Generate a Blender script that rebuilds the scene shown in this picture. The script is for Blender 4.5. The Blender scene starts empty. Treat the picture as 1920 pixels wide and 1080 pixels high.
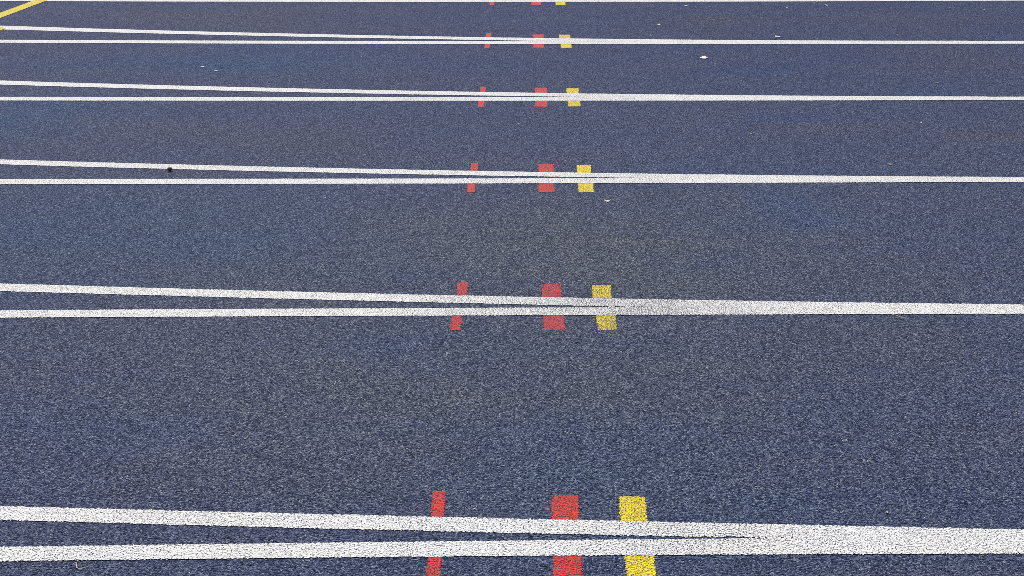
import bpy, bmesh, math, random
from mathutils import Vector, noise
R = math.radians
S = bpy.context.scene

# ---------------------------------------------------------------- camera
cam_d = bpy.data.cameras.new("camera"); cam = bpy.data.objects.new("camera", cam_d)
S.collection.objects.link(cam); S.camera = cam
cam.location = (0, 0, 1.4082); cam.rotation_euler = (R(90 - 19.8164), 0, 0)
cam_d.sensor_width = 36; cam_d.lens = 54.375; cam_d.clip_start = 0.05; cam_d.clip_end = 2000

# ---------------------------------------------------------------- sky and sun
SUN_EL, SUN_AZ = R(46), R(-22)          # azimuth measured from +Y (away from the camera) towards +X
w = bpy.data.worlds.new("World"); S.world = w; w.use_nodes = True
nt = w.node_tree; bg = nt.nodes["Background"]
sky = nt.nodes.new("ShaderNodeTexSky"); sky.sky_type = 'NISHITA'; sky.sun_disc = False
sky.sun_elevation = SUN_EL; sky.sun_rotation = SUN_AZ; sky.air_density = 1.0; sky.dust_density = 2.5
nt.links.new(sky.outputs[0], bg.inputs[0]); bg.inputs[1].default_value = 0.10
sd = bpy.data.lights.new("sun", 'SUN'); sun = bpy.data.objects.new("sun", sd); S.collection.objects.link(sun)
sd.energy = 3.0; sd.angle = R(1.5); sd.color = (1, 0.965, 0.92)
to_sun = Vector((math.sin(SUN_AZ) * math.cos(SUN_EL), math.cos(SUN_AZ) * math.cos(SUN_EL), math.sin(SUN_EL)))
sun.rotation_euler = to_sun.to_track_quat('Z', 'Y').to_euler()
S.view_settings.view_transform = 'Standard'; S.view_settings.look = 'None'
S.view_settings.exposure = 0.33; S.view_settings.gamma = 1.0
S.render.engine = 'CYCLES'
S.cycles.use_denoising = False
S.cycles.pixel_filter_type = 'BLACKMAN_HARRIS'; S.cycles.filter_width = 0.7
S.cycles.max_bounces = 4

# ---------------------------------------------------------------- measured layout, in metres on the ground
EDGES={1: {'ut': [2.61451, -0.04734, 0.00319], 'ub': [2.55887, -0.04532, 0.00631], 'lt': [2.52885, 0.02092, -0.00426], 'lb': [2.47241, 0.01488, -0.00631]}, 2: {'ut': [3.83914, -0.05931, 0.01104], 'ub': [3.78134, -0.06477, 0.00612], 'lt': [3.75411, 0.01069, -0.00293], 'lb': [3.69874, 0.01069, -0.00164]}, 3: {'ut': [5.07141, -0.06365, 0.01389], 'ub': [5.01556, -0.05967, 0.0138], 'lt': [4.98514, 0.00649, 0.00109], 'lb': [4.92448, 0.00869, 0.00124]}, 4: {'ut': [6.29157, -0.0704, 0.01625], 'ub': [6.22592, -0.06462, 0.0163], 'lt': [6.20239, 0.00091, 0.00162], 'lb': [6.13773, 0.00175, 0.00198]}, 5: {'ut': [7.50547, -0.07748, 0.01857], 'ub': [7.43187, -0.08038, 0.01351], 'lt': [7.41151, -0.00561, 0.0037], 'lb': [7.33779, -0.00493, 0.00394]}, 6: {'lt': [8.64622, 0.00292, 0.0035], 'lb': [8.55978, 0.00252, 0.00432]}}
MARKS=[('narrow red', 1, 'far', [(-0.1564, 2.7282),(-0.1302, 2.7282),(-0.1304, 2.6207),(-0.1542, 2.6207)]),('narrow red', 1, 'near', [(-0.1518, 2.4732),(-0.1281, 2.4732),(-0.128, 2.3727),(-0.1532, 2.3727)]),('wide red', 1, 'far', [(0.0777, 2.7102),(0.1299, 2.7102),(0.1267, 2.606),(0.0753, 2.606)]),('wide red', 1, 'near', [(0.0742, 2.4829),(0.1261, 2.4829),(0.1234, 2.3745),(0.0729, 2.3745)]),('yellow', 1, 'far', [(0.2084, 2.7046),(0.26, 2.7046),(0.256, 2.5997),(0.2061, 2.5997)]),('yellow', 1, 'near', [(0.2052, 2.4829),(0.2585, 2.4829),(0.2538, 2.3745),(0.2024, 2.3745)]),('narrow red', 2, 'far', [(-0.1461, 3.9514),(-0.119, 3.9514),(-0.1205, 3.8413),(-0.1467, 3.8413)]),('narrow red', 2, 'near', [(-0.1531, 3.7063),(-0.1285, 3.7063),(-0.1291, 3.5947),(-0.155, 3.5947)]),('wide red', 2, 'far', [(0.0815, 3.9364),(0.1326, 3.9364),(0.1301, 3.825),(0.0791, 3.825)]),('wide red', 2, 'near', [(0.0802, 3.7102),(0.1334, 3.7102),(0.1318, 3.5976),(0.0794, 3.5976)]),('yellow', 2, 'far', [(0.2153, 3.9279),(0.2665, 3.9279),(0.2615, 3.8169),(0.213, 3.8169)]),('yellow', 2, 'near', [(0.2148, 3.7102),(0.2643, 3.7102),(0.2632, 3.5987),(0.215, 3.5987)]),('narrow red', 3, 'far', [(-0.1417, 5.1784),(-0.1162, 5.1784),(-0.1158, 5.0718),(-0.1419, 5.0718)]),('narrow red', 3, 'near', [(-0.1453, 4.9401),(-0.1202, 4.9401),(-0.12, 4.8206),(-0.1464, 4.8206)]),('wide red', 3, 'far', [(0.0913, 5.1679),(0.1442, 5.1679),(0.1421, 5.0516),(0.0902, 5.0516)]),('wide red', 3, 'near', [(0.0885, 4.9465),(0.1401, 4.9465),(0.1376, 4.8224),(0.0868, 4.8224)]),('yellow', 3, 'far', [(0.2224, 5.1588),(0.2721, 5.1588),(0.2673, 5.045),(0.2194, 5.045)]),('yellow', 3, 'near', [(0.2183, 4.9465),(0.2689, 4.9465),(0.2659, 4.8261),(0.2171, 4.8261)]),('narrow red', 4, 'far', [(-0.134, 6.3998),(-0.1102, 6.3998),(-0.1098, 6.2879),(-0.1331, 6.2879)]),('narrow red', 4, 'near', [(-0.1352, 6.1603),(-0.1112, 6.1603),(-0.1116, 6.0317),(-0.1358, 6.0317)]),('wide red', 4, 'far', [(0.0959, 6.3812),(0.1468, 6.3812),(0.1446, 6.268),(0.0945, 6.268)]),('wide red', 4, 'near', [(0.0939, 6.1603),(0.1441, 6.1603),(0.142, 6.0354),(0.0925, 6.0354)]),('yellow', 4, 'far', [(0.2276, 6.371),(0.2785, 6.371),(0.2743, 6.258),(0.2245, 6.258)]),('yellow', 4, 'near', [(0.2256, 6.1603),(0.2758, 6.1603),(0.2733, 6.0392),(0.2243, 6.0392)]),('narrow red', 5, 'far', [(-0.1278, 7.6302),(-0.104, 7.6302),(-0.1038, 7.4892),(-0.1274, 7.4892)]),('narrow red', 5, 'near', [(-0.1305, 7.3664),(-0.1057, 7.3664),(-0.1062, 7.2473),(-0.1311, 7.2473)]),('wide red', 5, 'far', [(0.1035, 7.5916),(0.1561, 7.5916),(0.1538, 7.4753),(0.1023, 7.4753)]),('wide red', 5, 'near', [(0.1014, 7.3664),(0.1533, 7.3664),(0.151, 7.2525),(0.1002, 7.2525)]),('yellow', 5, 'far', [(0.2325, 7.5831),(0.2861, 7.5831),(0.2823, 7.4615),(0.2296, 7.4615)]),('yellow', 5, 'near', [(0.2324, 7.3664),(0.2846, 7.3664),(0.2818, 7.2473),(0.2312, 7.2473)]),('narrow red', 6, 'near', [(-0.1228, 8.5932),(-0.0968, 8.5932),(-0.0971, 8.4519),(-0.1227, 8.4519)]),('wide red', 6, 'near', [(0.1069, 8.5932),(0.1606, 8.5932),(0.159, 8.4675),(0.1054, 8.4675)]),('yellow', 6, 'near', [(0.24, 8.5932),(0.2952, 8.5932),(0.2915, 8.4588),(0.2385, 8.4588)])]


# ---------------------------------------------------------------- materials
class NT:
    """small helper around a material's node tree"""
    def __init__(s, name):
        s.m = bpy.data.materials.new(name); s.m.use_nodes = True
        s.t = s.m.node_tree; s.b = s.t.nodes["Principled BSDF"]
        s.pos = s.t.nodes.new("ShaderNodeNewGeometry").outputs["Position"]
    def n(s, kind, **kw):
        o = s.t.nodes.new("ShaderNode" + kind)
        for k, v in kw.items(): setattr(o, k, v)
        return o
    def l(s, a, b): s.t.links.new(a, b)
    def math(s, op, a, b=None, clamp=False):
        o = s.n("Math", operation=op); o.use_clamp = clamp
        for i, v in enumerate((a, b)):
            if v is None: continue
            if isinstance(v, (int, float)): o.inputs[i].default_value = v
            else: s.l(v, o.inputs[i])
        return o.outputs[0]
    def vmul(s, v, k):
        o = s.n("VectorMath", operation='MULTIPLY'); s.l(v, o.inputs[0]); o.inputs[1].default_value = k
        return o.outputs[0]
    def noise(s, scale, detail=2, rough=0.5, vec=None):
        o = s.n("TexNoise"); o.inputs["Scale"].default_value = scale
        o.inputs["Detail"].default_value = detail; o.inputs["Roughness"].default_value = rough
        s.l(vec or s.pos, o.inputs["Vector"]); return o
    def vor(s, scale, feature='F1', vec=None):
        o = s.n("TexVoronoi", feature=feature); o.inputs["Scale"].default_value = scale
        s.l(vec or s.pos, o.inputs["Vector"]); return o
    def ramp(s, fac, stops, interp='LINEAR'):
        o = s.n("ValToRGB"); cr = o.color_ramp; cr.interpolation = interp
        while len(cr.elements) < len(stops): cr.elements.new(0.5)
        for e, (p, c) in zip(cr.elements, stops):
            e.position = p; e.color = (*c, 1) if len(c) == 3 else c
        s.l(fac, o.inputs[0]); return o.outputs[0]
    def mix(s, fac, a, b, mode='MIX'):
        o = s.n("Mix", data_type='RGBA', blend_type=mode)
        for i, v in ((0, fac), (6, a), (7, b)):
            if isinstance(v, (int, float)): o.inputs[i].default_value = v
            elif isinstance(v, tuple): o.inputs[i].default_value = (*v, 1)
            else: s.l(v, o.inputs[i])
        return o.outputs[2]
    def remap(s, v, a, b, c=0.0, d=1.0):
        o = s.n("MapRange"); o.interpolation_type = 'SMOOTHSTEP'
        s.l(v, o.inputs[0])
        for i, k in enumerate((a, b, c, d)): o.inputs[i + 1].default_value = k
        return o.outputs[0]

def granules(t):
    """height of the rubber crumb, shared by the bare surface and the paint on it"""
    wob = t.noise(90, 1)
    add = t.n("VectorMath", operation='MULTIPLY_ADD')
    t.l(wob.outputs["Color"], add.inputs[0]); add.inputs[1].default_value = (0.003, 0.003, 0.0); t.l(t.pos, add.inputs[2])
    v = t.vor(GR, vec=add.outputs[0])
    dome = t.math('SUBTRACT', 1.0, v.outputs["Distance"])
    v2 = t.vor(GR * 2.3)
    fine = t.math('MULTIPLY', t.math('SUBTRACT', 1.0, v2.outputs["Distance"]), 0.35)
    per = t.n("SeparateColor"); t.l(v.outputs["Color"], per.inputs[0])
    step = t.math('MULTIPLY', per.outputs[0], 0.6)
    worm = t.noise(1.0, 2, 0.55, vec=t.vmul(t.pos, (185, 245, 1)))
    h = t.math('ADD', t.math('ADD', dome, fine), step)
    h = t.math('ADD', t.math('MULTIPLY', h, 0.5), t.math('MULTIPLY', worm.outputs[0], 2.4))
    return h, per, v
GR = 255.0
BUMP = 0.0064

def rubber_colour(t, per):
    # crumbs: random blue tone per granule from near black; palest end paints light caught on tips
    tone = t.noise(430, 2, 0.7)
    f = t.math('ADD', t.math('MULTIPLY', per.outputs[1], 0.55), t.math('MULTIPLY', t.remap(tone.outputs[0], 0.3, 0.7), 0.45))
    crumb = t.ramp(f, [(0.0, (0.005, 0.007, 0.016)), (0.30, (0.026, 0.035, 0.083)), (0.52, (0.078, 0.102, 0.198)),
                       (0.76, (0.162, 0.194, 0.308)), (0.97, (0.46, 0.48, 0.50))])
    return crumb

def patches(t, col):
    """stains, a greyer middle, bluer areas and a darker far end of the surface, each where it lies on the track"""
    distort = t.noise(3.0, 4, 0.6)
    dv = t.n("VectorMath", operation='MULTIPLY_ADD')
    t.l(distort.outputs["Color"], dv.inputs[0]); dv.inputs[1].default_value = (0.5, 0.5, 0); 
    off = t.n("VectorMath", operation='ADD'); t.l(t.pos, off.inputs[0]); off.inputs[1].default_value = (-0.25, -0.25, 0)
    t.l(off.outputs[0], dv.inputs[2])
    P = dv.outputs[0]
    streak = t.noise(1.0, 5, 0.65, vec=t.vmul(t.pos, (2.2, 5.0, 1)))
    for (cx, cy, rx, ry, tint, amt) in TINT_AREAS:
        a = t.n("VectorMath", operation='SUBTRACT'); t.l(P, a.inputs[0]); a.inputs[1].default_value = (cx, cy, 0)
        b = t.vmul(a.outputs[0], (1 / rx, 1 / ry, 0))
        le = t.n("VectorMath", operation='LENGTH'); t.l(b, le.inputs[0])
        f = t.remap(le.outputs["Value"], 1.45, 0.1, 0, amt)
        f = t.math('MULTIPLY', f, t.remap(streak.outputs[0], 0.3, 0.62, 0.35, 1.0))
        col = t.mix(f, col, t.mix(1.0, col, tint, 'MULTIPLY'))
    return col
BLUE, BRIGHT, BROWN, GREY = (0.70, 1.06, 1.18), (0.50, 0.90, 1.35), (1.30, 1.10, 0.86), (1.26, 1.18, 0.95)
TINT_AREAS = [(-1.26, 6.93, .75, .30, BLUE, .8), (-1.9, 5.9, .35, .4, BLUE, .7), (-1.22, 4.43, .9, .6, BLUE, .45),
          (1.11, 6.75, .24, .08, BRIGHT, .45), (1.05, 5.89, .2, .06, BRIGHT, .4), (.91, 4.65, .12, .22, BRIGHT, .35),
          (1.21, 5.7, .28, .12, BROWN, .6), (1.78, 5.6, .25, .11, BROWN, .75), (2.04, 7.0, .35, .35, BROWN, .55),
          (-1.41, 8.04, 1.1, .42, BROWN, .6), (1.05, 8.04, .4, .2, BROWN, .75), (.98, 7.66, .6, .25, BROWN, .45),
          (2.0, 7.9, .6, .35, BROWN, .5), (1.75, 6.33, .4, .2, BLUE, .25), (.1, 3.7, 1.35, 1.3, GREY, .9),  # GREY entries: paler, greyer tint over the middle lanes
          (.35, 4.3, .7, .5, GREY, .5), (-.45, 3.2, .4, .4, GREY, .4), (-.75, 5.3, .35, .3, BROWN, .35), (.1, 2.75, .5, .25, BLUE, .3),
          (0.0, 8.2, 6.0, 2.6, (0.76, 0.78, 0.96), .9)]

def rubber():
    t = NT("blue_track_rubber")
    h, per, v = granules(t)
    col = rubber_colour(t, per)
    big = t.noise(1.0, 5, 0.6, vec=t.vmul(t.pos, (1.1, 2.4, 1)))
    col = t.mix(t.remap(big.outputs[0], 0.35, 0.68, 0, 0.5), col, t.mix(1.0, col, (1.18, 1.06, 0.92), 'MULTIPLY'))
    big2 = t.noise(1.0, 4, 0.6, vec=t.vmul(t.pos, (0.8, 3.1, 3)))
    col = t.mix(t.remap(big2.outputs[0], 0.42, 0.7, 0, 0.5), col, t.mix(1.0, col, (0.84, 0.98, 1.10), 'MULTIPLY'))
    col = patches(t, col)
    # stray pale specks of dust
    sp = t.vor(42); sc = t.n("SeparateColor"); t.l(sp.outputs["Color"], sc.inputs[0])
    spot = t.math('MULTIPLY', t.math('LESS_THAN', sp.outputs["Distance"], 0.085), t.math('GREATER_THAN', sc.outputs[0], 0.86))
    col = t.mix(spot, col, (0.55, 0.52, 0.45))
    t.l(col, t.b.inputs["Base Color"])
    t.b.inputs["Roughness"].default_value = 0.75; t.b.inputs["Specular IOR Level"].default_value = 0.06
    bp = t.n("Bump"); bp.inputs["Strength"].default_value = 1.0; bp.inputs["Distance"].default_value = BUMP
    t.l(h, bp.inputs["Height"]); t.l(bp.outputs[0], t.b.inputs["Normal"])
    return t.m

def paint(name, rgb, rgb2, miss=0.10, joint=0.0):
    """thin road-marking paint: it covers the tops of the crumbs and misses some of the pits between them"""
    t = NT(name)
    h, per, v = granules(t)
    rub = t.mix(0.65, rubber_colour(t, per), (0.012, 0.014, 0.028))
    va = t.noise(420, 2, 0.6)
    col = t.mix(t.remap(va.outputs[0], 0.35, 0.65), rgb, rgb2)
    wear = t.noise(9, 4, 0.6)
    pit = t.noise(1.0, 2, 0.5, vec=t.vmul(t.pos, (300, 330, 1)))
    lvl = t.math('ADD', pit.outputs[0], t.math('MULTIPLY', t.math('SUBTRACT', wear.outputs[0], 0.5), 0.10))
    # one trodden spot where the paint is thinner
    a = t.n("VectorMath", operation='SUBTRACT'); t.l(t.pos, a.inputs[0]); a.inputs[1].default_value = (0.25, 3.75, 0)
    le = t.n("VectorMath", operation='LENGTH'); t.l(t.vmul(a.outputs[0], (1.3, 1.6, 0)), le.inputs[0])
    lvl = t.math('SUBTRACT', lvl, t.remap(le.outputs["Value"], 1.0, 0.1, 0, 0.045))
    if joint:   # the lines are sprayed thinly where each slanting one runs out into its neighbour
        sx = t.n("SeparateXYZ"); t.l(t.pos, sx.inputs[0])
        lvl = t.math('SUBTRACT', lvl, t.remap(t.math('ABSOLUTE', t.math('SUBTRACT', sx.outputs[0], 0.36)), 0.3, 0.05, 0, joint))
    bare = t.remap(lvl, miss + 0.02, miss - 0.03)
    dirt = t.noise(2.2, 5, 0.65)
    col = t.mix(t.remap(dirt.outputs[0], 0.45, 0.75, 0, 0.25), col, t.mix(1.0, col, (0.80, 0.76, 0.70), 'MULTIPLY'))
    t.l(t.mix(bare, col, rub), t.b.inputs["Base Color"])
    t.b.inputs["Roughness"].default_value = 0.6; t.b.inputs["Specular IOR Level"].default_value = 0.12
    bp = t.n("Bump"); bp.inputs["Strength"].default_value = 1.0; bp.inputs["Distance"].default_value = BUMP * 0.4
    t.l(h, bp.inputs["Height"]); t.l(bp.outputs[0], t.b.inputs["Normal"])
    return t.m

def plain(name, a, b, scale=300, rough=0.7):
    t = NT(name)
    nz = t.noise(scale, 4, 0.6)
    t.l(t.mix(t.remap(nz.outputs[0], 0.35, 0.65), a, b), t.b.inputs["Base Color"])
    t.b.inputs["Roughness"].default_value = rough
    bp = t.n("Bump"); bp.inputs["Distance"].default_value = 0.001; t.l(nz.outputs[0], bp.inputs["Height"]); t.l(bp.outputs[0], t.b.inputs["Normal"])
    return t.m

M_RUB = rubber()
M_WHITE = paint("white_line_paint", (0.92, 0.90, 0.85), (0.82, 0.80, 0.74), 0.425, 0.018)
M_RED = paint("red_mark_paint", (0.76, 0.050, 0.028), (0.60, 0.036, 0.024), 0.455)
M_YEL = paint("yellow_mark_paint", (0.93, 0.72, 0.030), (0.84, 0.64, 0.025), 0.445)

# ---------------------------------------------------------------- object helpers
def link(name, verts, faces, mat, origin, kind=None, label=None, cat=None, group=None, smooth=False):
    ox, oy, oz = origin
    me = bpy.data.meshes.new(name)
    me.from_pydata([(x - ox, y - oy, z - oz) for x, y, z in verts], [], faces); me.validate(); me.update()
    if smooth:
        for p in me.polygons: p.use_smooth = True
    me.materials.append(mat)
    o = bpy.data.objects.new(name, me); S.collection.objects.link(o); o.location = origin
    if kind: o["kind"] = kind
    if label: o["label"] = label
    if cat: o["category"] = cat
    if group: o["group"] = group
    return o

def rag(x, seed, amp):
    """unevenness of a paint edge: brush-width waver plus the size of the crumbs"""
    return amp * (0.9 * noise.noise((x * 330, seed * 7.3, 0)) + 0.6 * noise.noise((x * 150, seed * 3.1, 5)) + 0.35 * noise.noise((x * 18, seed, 9)))

def fray(x, seed, gap):
    """where the wedge between two lines closes, drips of paint bridge it here and there"""
    k = max(0.0, min(1.0, 1 - gap / 0.02))
    return -k * 0.010 * (0.5 + noise.noise((x * 120, seed * 5.7, 2)) + 0.6 * noise.noise((x * 330, seed * 2.7, 4)) - 0.5) 

def ev(c, x): return c[0] + c[1] * x + c[2] * x * x

# ---------------------------------------------------------------- the track surface
gv = []; gf = []
xs = [-300, -60, -12, -4, 0, 4, 12, 60, 300]; ys = [-300, -60, -4, 1, 4, 8, 16, 60, 300]
for y in ys:
    for x in xs: gv.append((x, y, 0))
nx = len(xs)
for j in range(len(ys) - 1):
    for i in range(nx - 1):
        a = j * nx + i; gf.append((a, a + 1, a + 1 + nx, a + nx))
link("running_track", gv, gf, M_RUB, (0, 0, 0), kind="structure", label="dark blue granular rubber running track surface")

# ---------------------------------------------------------------- white lane lines
ORD = {1: "nearest", 2: "second nearest", 3: "third nearest", 4: "fourth nearest", 5: "fifth nearest", 6: "farthest"}
Z_MARK, Z_UP, Z_LOW, Z_TOP = 0.0007, 0.0010, 0.0013, 0.0017
XR = 4.2
def strip(name, top, bot, z, seed, x0, x1, label, amp):
    n = int((x1 - x0) / 0.0025); v = []; f = []
    for i in range(n + 1):
        x = x0 + (x1 - x0) * i / n
        b = bot(x) + rag(x, seed, amp); t_ = top(x) + rag(x, seed + 50, amp)
        if t_ < b + 0.0002: t_ = b + 0.0002
        v += [(x, b, z), (x, t_, z)]
        if i: k = 2 * i; f.append((k - 2, k, k + 1, k - 1))
    return link(name, v, f, M_WHITE, (0, bot(0), z), label=label, cat="lane line", group="white lane lines across the track")

for r, e in EDGES.items():
    lt, lb = e['lt'], e['lb']
    if r == 6:
        strip("lane_line", lambda x: ev(lt, x), lambda x: ev(lb, x), Z_LOW, 60, -XR, XR, "single white lane line along the very top edge of the photo", 0.0046)
        continue
    ut, ub = e['ut'], e['ub']
    strip("lane_line", lambda x: ev(lt, x), lambda x: ev(lb, x), Z_LOW, r * 10, -XR, XR,
          "lower and level white line of the %s pair of lane lines" % ORD[r], 0.0046)
    # the slanting line runs into the level one and ends where its upper edge meets it
    xe = -1.0
    while xe < XR and ev(ut, xe) - ev(lt, xe) > 0.006 and (xe < 1.2 or ut[1] + 2 * ut[2] * xe < 0.004): xe += 0.02
    strip("lane_line", lambda x: ev(ut, x), lambda x: max(ev(ub, x) + fray(x, r, ev(ub, x) - ev(lt, x)), ev(lt, x) - 0.003), Z_UP, r * 10 + 3, -XR, xe,
          "upper slanting white line of the %s pair of lane lines" % ORD[r], 0.0046)

# ---------------------------------------------------------------- coloured marks
def quad_mark(name, q, z, mat, seed, label, cat, group, amp=0.0040, n=26):
    """a painted quadrilateral (far left, far right, near right, near left) with crumbly edges"""
    pts = []
    for k in range(4):
        a, b = Vector(q[k]), Vector(q[(k + 1) % 4])
        L = (b - a).length; m = max(6, int(L / 0.0025)); d = (b - a).normalized(); nr = Vector((d.y, -d.x))
        for i in range(m):
            s = i / m; p = a.lerp(b, s) + nr * rag(s * L + k * 3.7, seed, amp) * min(1, 8 * s, 8 * (1 - s)); pts.append((p.x, p.y, z))
    c = sum((Vector(p) for p in q), Vector((0, 0))) / 4
    v = pts; f = [tuple(range(len(pts)))[::-1]]
    return link(name, v, f, mat, (c.x, c.y, z), label=label, cat=cat, group=group)

for i, (c, r, side, q) in enumerate(MARKS):
    mat = M_YEL if c == 'yellow' else M_RED
    if r == 6: lab = "%s painted mark hanging below the single white line at the very top" % c
    else: lab = "%s painted mark on the %s side of the %s white line pair" % (c, side, ORD[r])
    quad_mark("painted_mark", q, Z_MARK, mat, 100 + i, lab, "track mark", c + " marks beside the white lines")

def long_mark(a0, a1, b0, b1, seed, label):
    """a long painted band between two edges, a0-a1 and b0-b1"""
    L = (a1 - a0).length; n = int(L / 0.0025); v = []; f = []
    dr = (a1 - a0).normalized(); nr = Vector((dr.y, -dr.x))
    for i in range(n + 1):
        s = i / n
        p = a0.lerp(a1, s) + nr * rag(s * L, seed, 0.0022); q = b0.lerp(b1, s) + nr * rag(s * L + 40, seed, 0.0022)
        v += [(p.x, p.y, Z_TOP), (q.x, q.y, Z_TOP)]
        if i: k = 2 * i; f.append((k - 2, k, k + 1, k - 1))
    return link("diagonal_line", v, f, M_YEL, (a1.x, a1.y, Z_TOP), label=label, cat="track line", group="yellow lines at the far left")

d = Vector((0.0583, 0.3812)).normalized(); A, B = Vector((-2.7133, 8.2049)), Vector((-2.6640, 8.0466))
long_mark(B + d * 3.1, B - d * 0.35, A + d * 2.94, A - d * 0.51, 201, "yellow diagonal line crossing the top left corner over a white line")
long_mark(Vector((-2.545, 7.745)), Vector((-2.640, 7.10)), Vector((-2.580, 7.800)), Vector((-2.705, 7.16)), 202,
          "yellow line end touching a white lane line at the left edge")

# ---------------------------------------------------------------- litter on the track
rnd = random.Random(5)
M_PET = plain("pale_petal", (0.80, 0.76, 0.66), (0.68, 0.62, 0.48), 200)
M_CHIP = plain("white_chip", (0.66, 0.64, 0.58), (0.42, 0.40, 0.35), 400)
M_GCHIP = plain("grey_chip", (0.42, 0.45, 0.50), (0.32, 0.35, 0.40), 400)
M_OLIVE = plain("olive_scrap", (0.22, 0.20, 0.07), (0.13, 0.12, 0.05), 500)
M_STRAW = plain("dry_straw", (0.62, 0.56, 0.36), (0.45, 0.40, 0.24), 500)
M_NUT = plain("brown_seed_shell", (0.02, 0.014, 0.009), (0.13, 0.09, 0.05), 260, 0.55)
M_BEIGE = plain("beige_chip", (0.55, 0.44, 0.28), (0.42, 0.33, 0.2), 400)

def flake(name, x, y, lx, ly, lift, mat, label, cat, group=None, rot=0.0, seed=0, pointed=False):
    """a thin curled scrap with real thickness, lying on the track"""
    rr = random.Random(seed + 11); n = 14; rings = 3; v = []; f = []
    rad = []
    for i in range(n):
        a = 2 * math.pi * i / n
        k = (abs(math.cos(a)) ** 1.2 + abs(math.sin(a)) ** 1.2) ** (-1 / 1.2) if pointed else 1.0
        rad.append(k * rr.uniform(0.82, 1.12))
    def hgt(u, w): return 0.0012 + lift * (0.25 + 0.75 * (u * u if not pointed else (1 - u * u))) * (0.6 + 0.4 * w)
    th = 0.0006
    for s in (0, 1):
        v.append((0, 0, hgt(0, 0) + s * th))
        for g in range(1, rings + 1):
            for i in range(n):
                a = 2 * math.pi * i / n; u = math.cos(a) * rad[i] * g / rings; w_ = math.sin(a) * rad[i] * g / rings
                v.append((u * lx / 2, w_ * ly / 2, hgt(u, w_) + s * th * (1 if g < rings else 0.4) + rr.uniform(-.0002, .0002)))
    half = 1 + rings * n
    for s in (0, 1):
        o = s * half
        for i in range(n):
            j = (i + 1) % n
            t3 = (o, o + 1 + i, o + 1 + j); f.append(t3 if s else t3[::-1])
            for g in range(rings - 1):
                a, b = o + 1 + g * n + i, o + 1 + g * n + j; c, d_ = b + n, a + n
                q = (a, d_, c, b); f.append(q if s else q[::-1])
    for i in range(n):
        j = (i + 1) % n; a = 1 + (rings - 1) * n + i; b = 1 + (rings - 1) * n + j
        f.append((a, b, b + half, a + half))
    ca, sa = math.cos(rot), math.sin(rot)
    v = [(x + p[0] * ca - p[1] * sa, y + p[0] * sa + p[1] * ca, p[2]) for p in v]
    return link(name, v, f, mat, (x, y, 0), label=label, cat=cat, group=group, smooth=True)

def straw(name, pts, r, mat, label, cat):
    """a bent dry stalk: a tapering tube along the points"""
    v = []; f = []; n = 6; P = [Vector(p) for p in pts]
    fine = []
    for i in range(len(P) - 1):
        for k in range(5): fine.append(P[i].lerp(P[i + 1], k / 5))
    fine.append(P[-1])
    for i, p in enumerate(fine):
        d_ = (fine[min(i + 1, len(fine) - 1)] - fine[max(i - 1, 0)]).normalized()
        s = d_.cross(Vector((0, 0, 1))).normalized(); u = s.cross(d_)
        rr = r * (1 - 0.5 * i / len(fine))
        for k in range(n):
            a = 2 * math.pi * k / n; q = p + (s * math.cos(a) + u * math.sin(a)) * rr; v.append(tuple(q))
        if i:
            for k in range(n):
                a = (i - 1) * n + k; b = (i - 1) * n + (k + 1) % n; f.append((a, b, b + n, a + n))
    f.append(tuple(range(n))[::-1]); f.append(tuple(range(len(v) - n, len(v))))
    return link(name, v, f, mat, (P[0].x, P[0].y, 0), label=label, cat=cat, smooth=True)

# the dark seed shell on the third line pair
bm = bmesh.new(); bmesh.ops.create_icosphere(bm, subdivisions=4, radius=1)
for vv in bm.verts:
    c = vv.co.copy(); k = 1 + 0.16 * noise.noise(c * 2.3) + 0.07 * noise.noise(c * 7) + 0.03 * noise.noise(c * 19)
    k *= 1 - 0.12 * max(0, math.cos(3 * math.atan2(c.y, c.x))) * (1 - c.z * c.z)
    vv.co = Vector((c.x * 0.0086 * k, c.y * 0.0078 * k, c.z * 0.0066 * k + 0.0064))
me = bpy.data.meshes.new("seed_shell"); bm.to_mesh(me); bm.free(); me.materials.append(M_NUT)
for p in me.polygons: p.use_smooth = True
o = bpy.data.objects.new("seed_shell", me); S.collection.objects.link(o); o.location = (-1.162, 5.079, 0.0012)
o["label"] = "small dark brown seed shell on the upper third nearest white line"; o["category"] = "seed"

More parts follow.
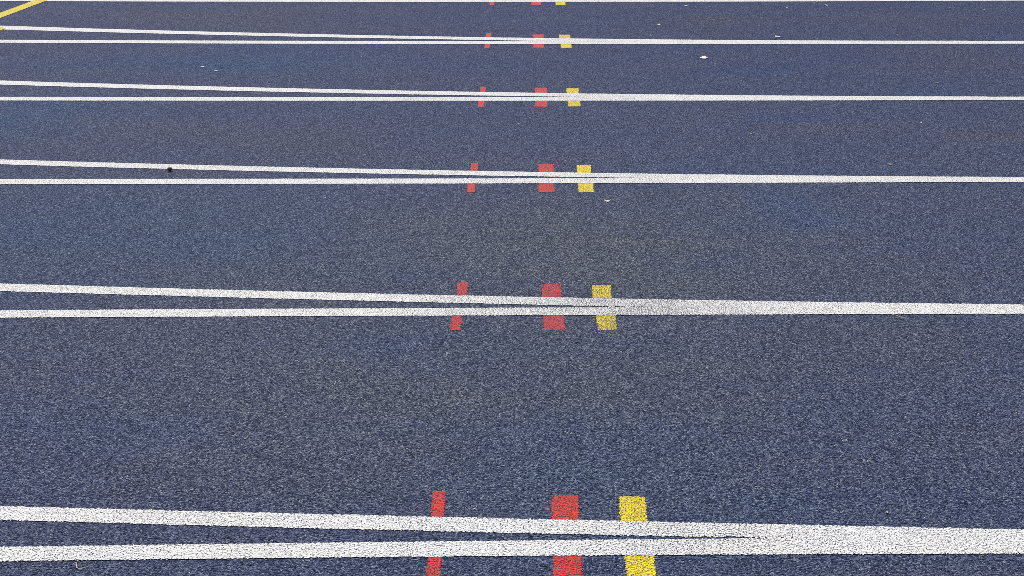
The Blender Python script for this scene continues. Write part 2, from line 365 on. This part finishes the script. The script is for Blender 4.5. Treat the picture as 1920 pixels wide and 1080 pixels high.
flake("fallen_petal", 0.878, 7.005, 0.041, 0.052, 0.0045, M_PET, "cream pointed petal lying alone right of the yellow marks, largest scrap", "petal", seed=3, pointed=True)
LIT = [  # x, y, length, depth, lift, material, rotation, name, label
 (0.746, 7.859, .015, .020, .004, M_CHIP, .3, "paper_scrap", "small white scrap between the two farthest lines, right of the yellow marks"),
 (0.946, 8.426, .011, .018, .004, M_CHIP, 1.2, "paper_scrap", "tiny white scrap just below the topmost line, right of its yellow mark"),
 (0.680, 7.538, .011, .012, .003, M_CHIP, .9, "paper_scrap", "tiny white scrap just above the fifth line pair, left of another scrap"),
 (1.299, 7.524, .023, .018, .006, M_CHIP, -.5, "paper_scrap", "long white scrap just above the fifth line pair at the right"),
 (1.709, 8.443, .012, .022, .005, M_CHIP, .6, "paper_scrap", "upright white scrap just below the topmost line, far right of centre"),
 (1.484, 8.366, .006, .009, .002, M_CHIP, 0, "paper_scrap", "minute white speck below the topmost line, left of the upright white scrap"),
 (1.487, 8.133, .008, .010, .002, M_CHIP, .4, "paper_scrap", "minute white speck below and left of the upright white scrap"),
 (2.362, 8.357, .008, .010, .002, M_CHIP, 1, "paper_scrap", "minute white speck near the top right, left one of two"),
 (2.529, 8.295, .009, .012, .002, M_CHIP, .2, "paper_scrap", "tiny white speck near the top right corner, right one of two"),
 (1.894, 7.566, .008, .010, .002, M_CHIP, .2, "paper_scrap", "minute pale speck above the fifth line pair at far right"),
 (0.303, 4.718, .018, .018, .004, M_CHIP, .1, "paper_scrap", "white scrap below and right of the third pair's yellow mark"),
 (0.024, 5.753, .007, .008, .002, M_CHIP, .1, "paper_scrap", "tiny white speck below the fourth line pair near the middle"),
 (0.570, 6.548, .006, .008, .002, M_CHIP, .1, "paper_scrap", "minute white speck above the fourth line pair, right of its yellow mark"),
 (0.886, 5.588, .008, .010, .002, M_STRAW, .1, "paper_scrap", "tiny yellowish speck between the third and fourth line pairs"),
 (-1.377, 6.811, .017, .022, .002, M_GCHIP, .1, "rubber_chip", "pale grey chip between fourth and fifth pairs at left, upper of two"),
 (-1.302, 6.725, .016, .020, .003, M_GCHIP, .3, "rubber_chip", "pale grey chip between fourth and fifth pairs at left, lower of two"),
 (1.560, 5.762, .007, .009, .002, M_CHIP, .3, "paper_scrap", "minute white speck below the fourth white line at the right"),
 (2.098, 6.971, .008, .012, .002, M_BEIGE, .3, "paper_scrap", "beige speck below the fifth white line near the right edge"),
 (1.302, 5.161, .015, .018, .003, M_OLIVE, .3, "leaf_scrap", "olive leaf scrap just above the third white line at the right"),
 (-0.598, 4.760, .006, .008, .002, M_BEIGE, .3, "paper_scrap", "tiny beige speck below the third line pair left of the red marks"),
 (0.718, 2.638, .004, .006, .002, M_BEIGE, .3, "paper_scrap", "tiny beige crumb just above the nearest line pair at the right"),
]
for i, (x, y, lx, ly, lift, mat, rot, nm, lab) in enumerate(LIT):
    flake(nm, x, y, lx * (1.3 if y > 7.4 else 1), ly * (1.3 if y > 7.4 else 1), lift, mat, lab, {"paper_scrap": "scrap", "rubber_chip": "chip", "leaf_scrap": "leaf"}[nm], "specks of litter on the track", rot, i)
straw("dry_stalk", [(-.783, 2.446, .003), (-.7775, 2.430, .0015), (-.770, 2.4235, .0018), (-.760, 2.432, .002), (-.749, 2.4395, .004)], .0009, M_STRAW,
      "thin bent pale stalk below the nearest line pair at bottom left", "stalk")
straw("dry_stalk", [(.972, 3.701, .003), (.985, 3.692, .002), (.9965, 3.675, .0015), (.985, 3.677, .002), (.975, 3.679, .003)], .0010, M_STRAW,
      "yellowish hooked stalk below the second nearest line at the right", "stalk")
straw("dry_stalk", [(1.790, 6.462, .002), (1.805, 6.466, .003), (1.822, 6.462, .002)], .0016, M_STRAW,
      "short straight straw between the fourth and fifth lines at the right", "stalk")
straw("dry_stalk", [(1.03, 7.985, .002), (1.06, 8.005, .003), (1.10, 8.03, .002), (1.13, 8.035, .002)], .0014, M_STRAW,
      "long faint pale stalk between the two farthest lines right of centre", "stalk")
